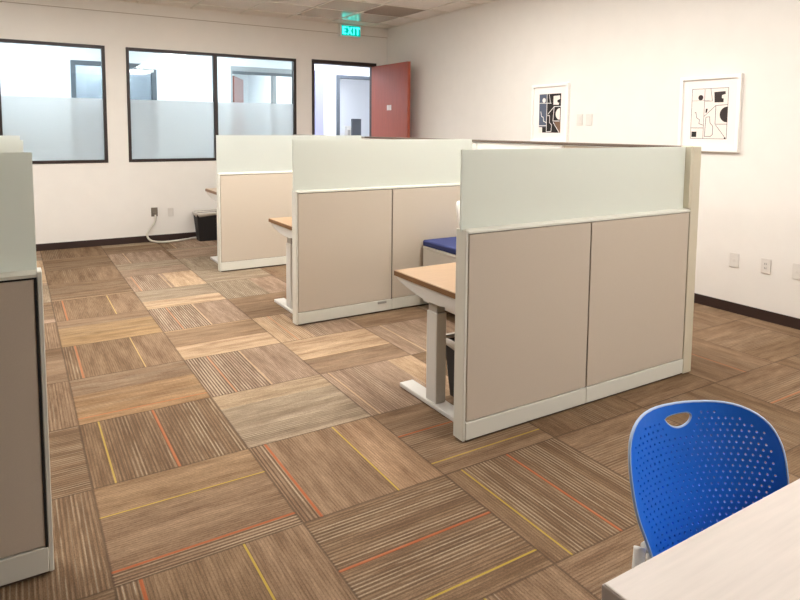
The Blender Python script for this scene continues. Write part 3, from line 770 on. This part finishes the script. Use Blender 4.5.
def chair(loc, rz, label, shell, rim, group=None, perf=True):
    o = thing('perforated_chair', label, 'chair', loc, rz, group)
    b = obj('backrest', back_mesh(perf), shell, o)
    bm = bmesh.new(); pts = [surf(a, z, .003) for a, z in outline(2)]
    tube(bm, pts + pts[:1], .0034, 8, caps=False); obj('rim', bm, rim, b, smooth=True)['label'] = 'pale raised rim'
    bm = bmesh.new(); hs = smooth_path([(a, z, 0) for a, z in hole + hole[:1]], 3)
    tube(bm, [surf(p.x, p.y, .003) for p in hs], .0032, 8, caps=False); obj('handle_rim', bm, rim, b, smooth=True)
    # seat: dished slab with a rounded outline and a waterfall front
    bm = bmesh.new(); N = 20; rows = []
    for i in range(N+1):
        t_ = i/N; y = -.135 - .40*t_
        hw = .215*(1 - .12*t_) * (1 - max(0, (.10-t_)/.10)**2*.18) * (1 - max(0, (t_-.88)/.12)**2*.22)
        rows.append([(hw*s, y, .448 - .010*math.cos(s*PI/2) - .03*max(0, (t_-.72)/.28)**2) for s in [k/8-1 for k in range(17)]])
    T_ = [[bm.verts.new(p) for p in r] for r in rows]; U_ = [[bm.verts.new((p[0], p[1], p[2]-.014)) for p in r] for r in rows]
    for G, fl in ((T_, 0), (U_, 1)):
        for A, Bq in zip(G, G[1:]):
            for k_ in range(16):
                q = (A[k_], A[k_+1], Bq[k_+1], Bq[k_]); bm.faces.new(q[::-1] if fl else q)
    rimv = lambda G: G[0] + [r[-1] for r in G[1:]] + G[-1][-2::-1] + [r[0] for r in G[-2:0:-1]]
    a_, b_ = rimv(T_), rimv(U_)
    for i in range(len(a_)): bm.faces.new((a_[i], a_[(i+1) % len(a_)], b_[(i+1) % len(a_)], b_[i]))
    bmesh.ops.recalc_face_normals(bm, faces=bm.faces[:])
    obj('seat', bm, shell, o, smooth=True)
    # frame: back yoke, arms, legs
    bm = bmesh.new()
    yk = [(-.175, -.30, .425)] + [(-.200, -.19, .44), (-.190, -.150, .48), (-.165, -.115, .530)]
    tube(bm, smooth_path(yk, 6), .012); tube(bm, smooth_path([(-x, y, z) for x, y, z in yk], 6), .012)
    tube(bm, smooth_path([tuple(surf(a, .530, .018)) for a in (-.150, -.10, -.05, 0, .05, .10, .150)], 5), .011)
    obj('back_frame', bm, M['white_plastic'], o, smooth=True)
    for s in (-1, 1):
        bm = bmesh.new()
        tube(bm, smooth_path([(s*.134, -.112, .505), (s*.146, -.130, .505), (s*.156, -.168, .505), (s*.160, -.24, .505), (s*.160, -.32, .503), (s*.158, -.35, .499)], 5), [.011]*26)
        obj('armrest', bm, M['white_plastic'], o, smooth=True)
        for y0, y1 in ((-.20, -.12), (-.44, -.52)):
            bm = bmesh.new(); tube(bm, [(s*.185, y0, .43), (s*.215, y1, .02)], [.013, .010])
            lg = obj('leg', bm, M['white_plastic'], o, smooth=True)
            bm = bmesh.new(); tube(bm, [(s*.215, y1, 0), (s*.215, y1, .024)], .015); obj('glide', bm, M['bin'], lg)
    bm = bmesh.new()
    for y in (-.20, -.44): tube(bm, [(-.185, y, .425), (.185, y, .425)], .011)
    obj('seat_frame', bm, M['white_plastic'], o, smooth=True)
    return o
perforated = chair((1.268, .8493, 0), -.3257, 'blue perforated chair with hand hole at the pale table', M['blue'], M['blue_rim'])
# white chair of the front cubicle, only its edge shows past the frosted screen
def task_chair(loc, rz, label):
    o = thing('task_chair', label, 'chair', loc, rz)
    def P(a, z, off=0):
        r = .40 + off; return Vector((r*math.sin(a/.40), r*math.cos(a/.40) - .40 + .16*(z-.75), z))
    prof = lambda z: .150 + .078*min(1, max(0, (z-.46)/.43))**.9
    zs = [.46 + .455*k/24 for k in range(25)]; bm = bmesh.new(); G = []
    for off in (0, .012):
        G.append([[bm.verts.new(P(prof(z)*(s/10)*(1 - .10*max(0, (z-.885)/.03)), z + .012*(1-(s/10)**2)*max(0, (z-.83)/.085), off)) for s in range(-10, 11)] for z in zs])
    for g, fl in ((G[0], 0), (G[1], 1)):
        for A, Bq in zip(g, g[1:]):
            for k in range(20):
                q = (A[k], A[k+1], Bq[k+1], Bq[k]); bm.faces.new(q[::-1] if fl else q)
    ring = lambda g: g[0] + [r[-1] for r in g[1:]] + g[-1][-2::-1] + [r[0] for r in g[-2:0:-1]]
    a_, b_ = ring(G[0]), ring(G[1])
    for i in range(len(a_)): bm.faces.new((a_[i], a_[(i+1) % len(a_)], b_[(i+1) % len(a_)], b_[i]))
    bmesh.ops.recalc_face_normals(bm, faces=bm.faces[:])
    obj('backrest', bm, M['white_plastic'], o, smooth=True)
    obj('seat', boxes((-.22, .22, -.50, -.06, .43, .475), bev=.02, seg=3), M['white_plastic'], o)
    bm = bmesh.new(); tube(bm, smooth_path([(0, -.26, .42), (0, -.10, .41), (0, -.012, .46), (0, -.010, .56), (0, -.005, .66)], 5), .016); obj('back_upright', bm, M['white_plastic'], o, smooth=True)
    bm = bmesh.new(); tube(bm, [(0, -.28, .10), (0, -.28, .43)], .022, 16); obj('gas_column', bm, M['metal_grey'], o, smooth=True)
    for k in range(5):
        t_ = k*2*PI/5 + .3; c, s = math.cos(t_), math.sin(t_)
        bm = bmesh.new(); tube(bm, [(0, -.28, .10), (.26*c, -.28+.26*s, .065)], [.022, .014])
        lg = obj('base_arm', bm, M['white_plastic'], o, smooth=True)
        bm = bmesh.new(); x, y = .25*c, -.28+.25*s; tube(bm, [(x-.014*s, y+.014*c, .0275), (x+.014*s, y-.014*c, .0275)], .0272, 14); tube(bm, [(x, y, .03), (x, y, .066)], .006)
        obj('caster', bm, M['bin'], lg)
    return o
task_chair((2.676, 3.34, 0), 0, 'white chair edge showing beyond the frosted screen of the nearest divider')

# ---------------------------------------------------------------- world and camera
w = bpy.data.worlds.new('World'); scn.world = w; w.use_nodes = True
w.node_tree.nodes['Background'].inputs[0].default_value = (1, .97, .94, 1); w.node_tree.nodes['Background'].inputs[1].default_value = 0.3

yaw, pit, rol = math.radians(31.4661), math.radians(-4.9807), math.radians(.4444)
fwd = Vector((math.sin(yaw)*math.cos(pit), math.cos(yaw)*math.cos(pit), math.sin(pit)))
rt = Vector((math.cos(yaw), -math.sin(yaw), 0)); up = rt.cross(fwd)
rt, up = math.cos(rol)*rt + math.sin(rol)*up, -math.sin(rol)*rt + math.cos(rol)*up
cam = bpy.data.cameras.new('camera'); co = bpy.data.objects.new('camera', cam); COL.objects.link(co)
co.matrix_world = Matrix(((rt.x, up.x, -fwd.x, 0), (rt.y, up.y, -fwd.y, 0), (rt.z, up.z, -fwd.z, 1.39), (0, 0, 0, 1)))
cam.sensor_fit = 'HORIZONTAL'; cam.sensor_width = 36; cam.lens = 630.9898*36/800
cam.shift_y = -(300-183.9042)/800; cam.clip_start = .02
scn.camera = co
vs_ = scn.view_settings
scn.display_settings.display_device = 'sRGB'
vs_.view_transform = 'Standard'; vs_.look = 'None'; vs_.gamma = 1; vs_.use_curve_mapping = False; vs_.exposure = 0.0
scn.cycles.max_bounces = 10; scn.cycles.diffuse_bounces = 6; scn.cycles.transparent_max_bounces = 16
scn.cycles.use_denoising = True
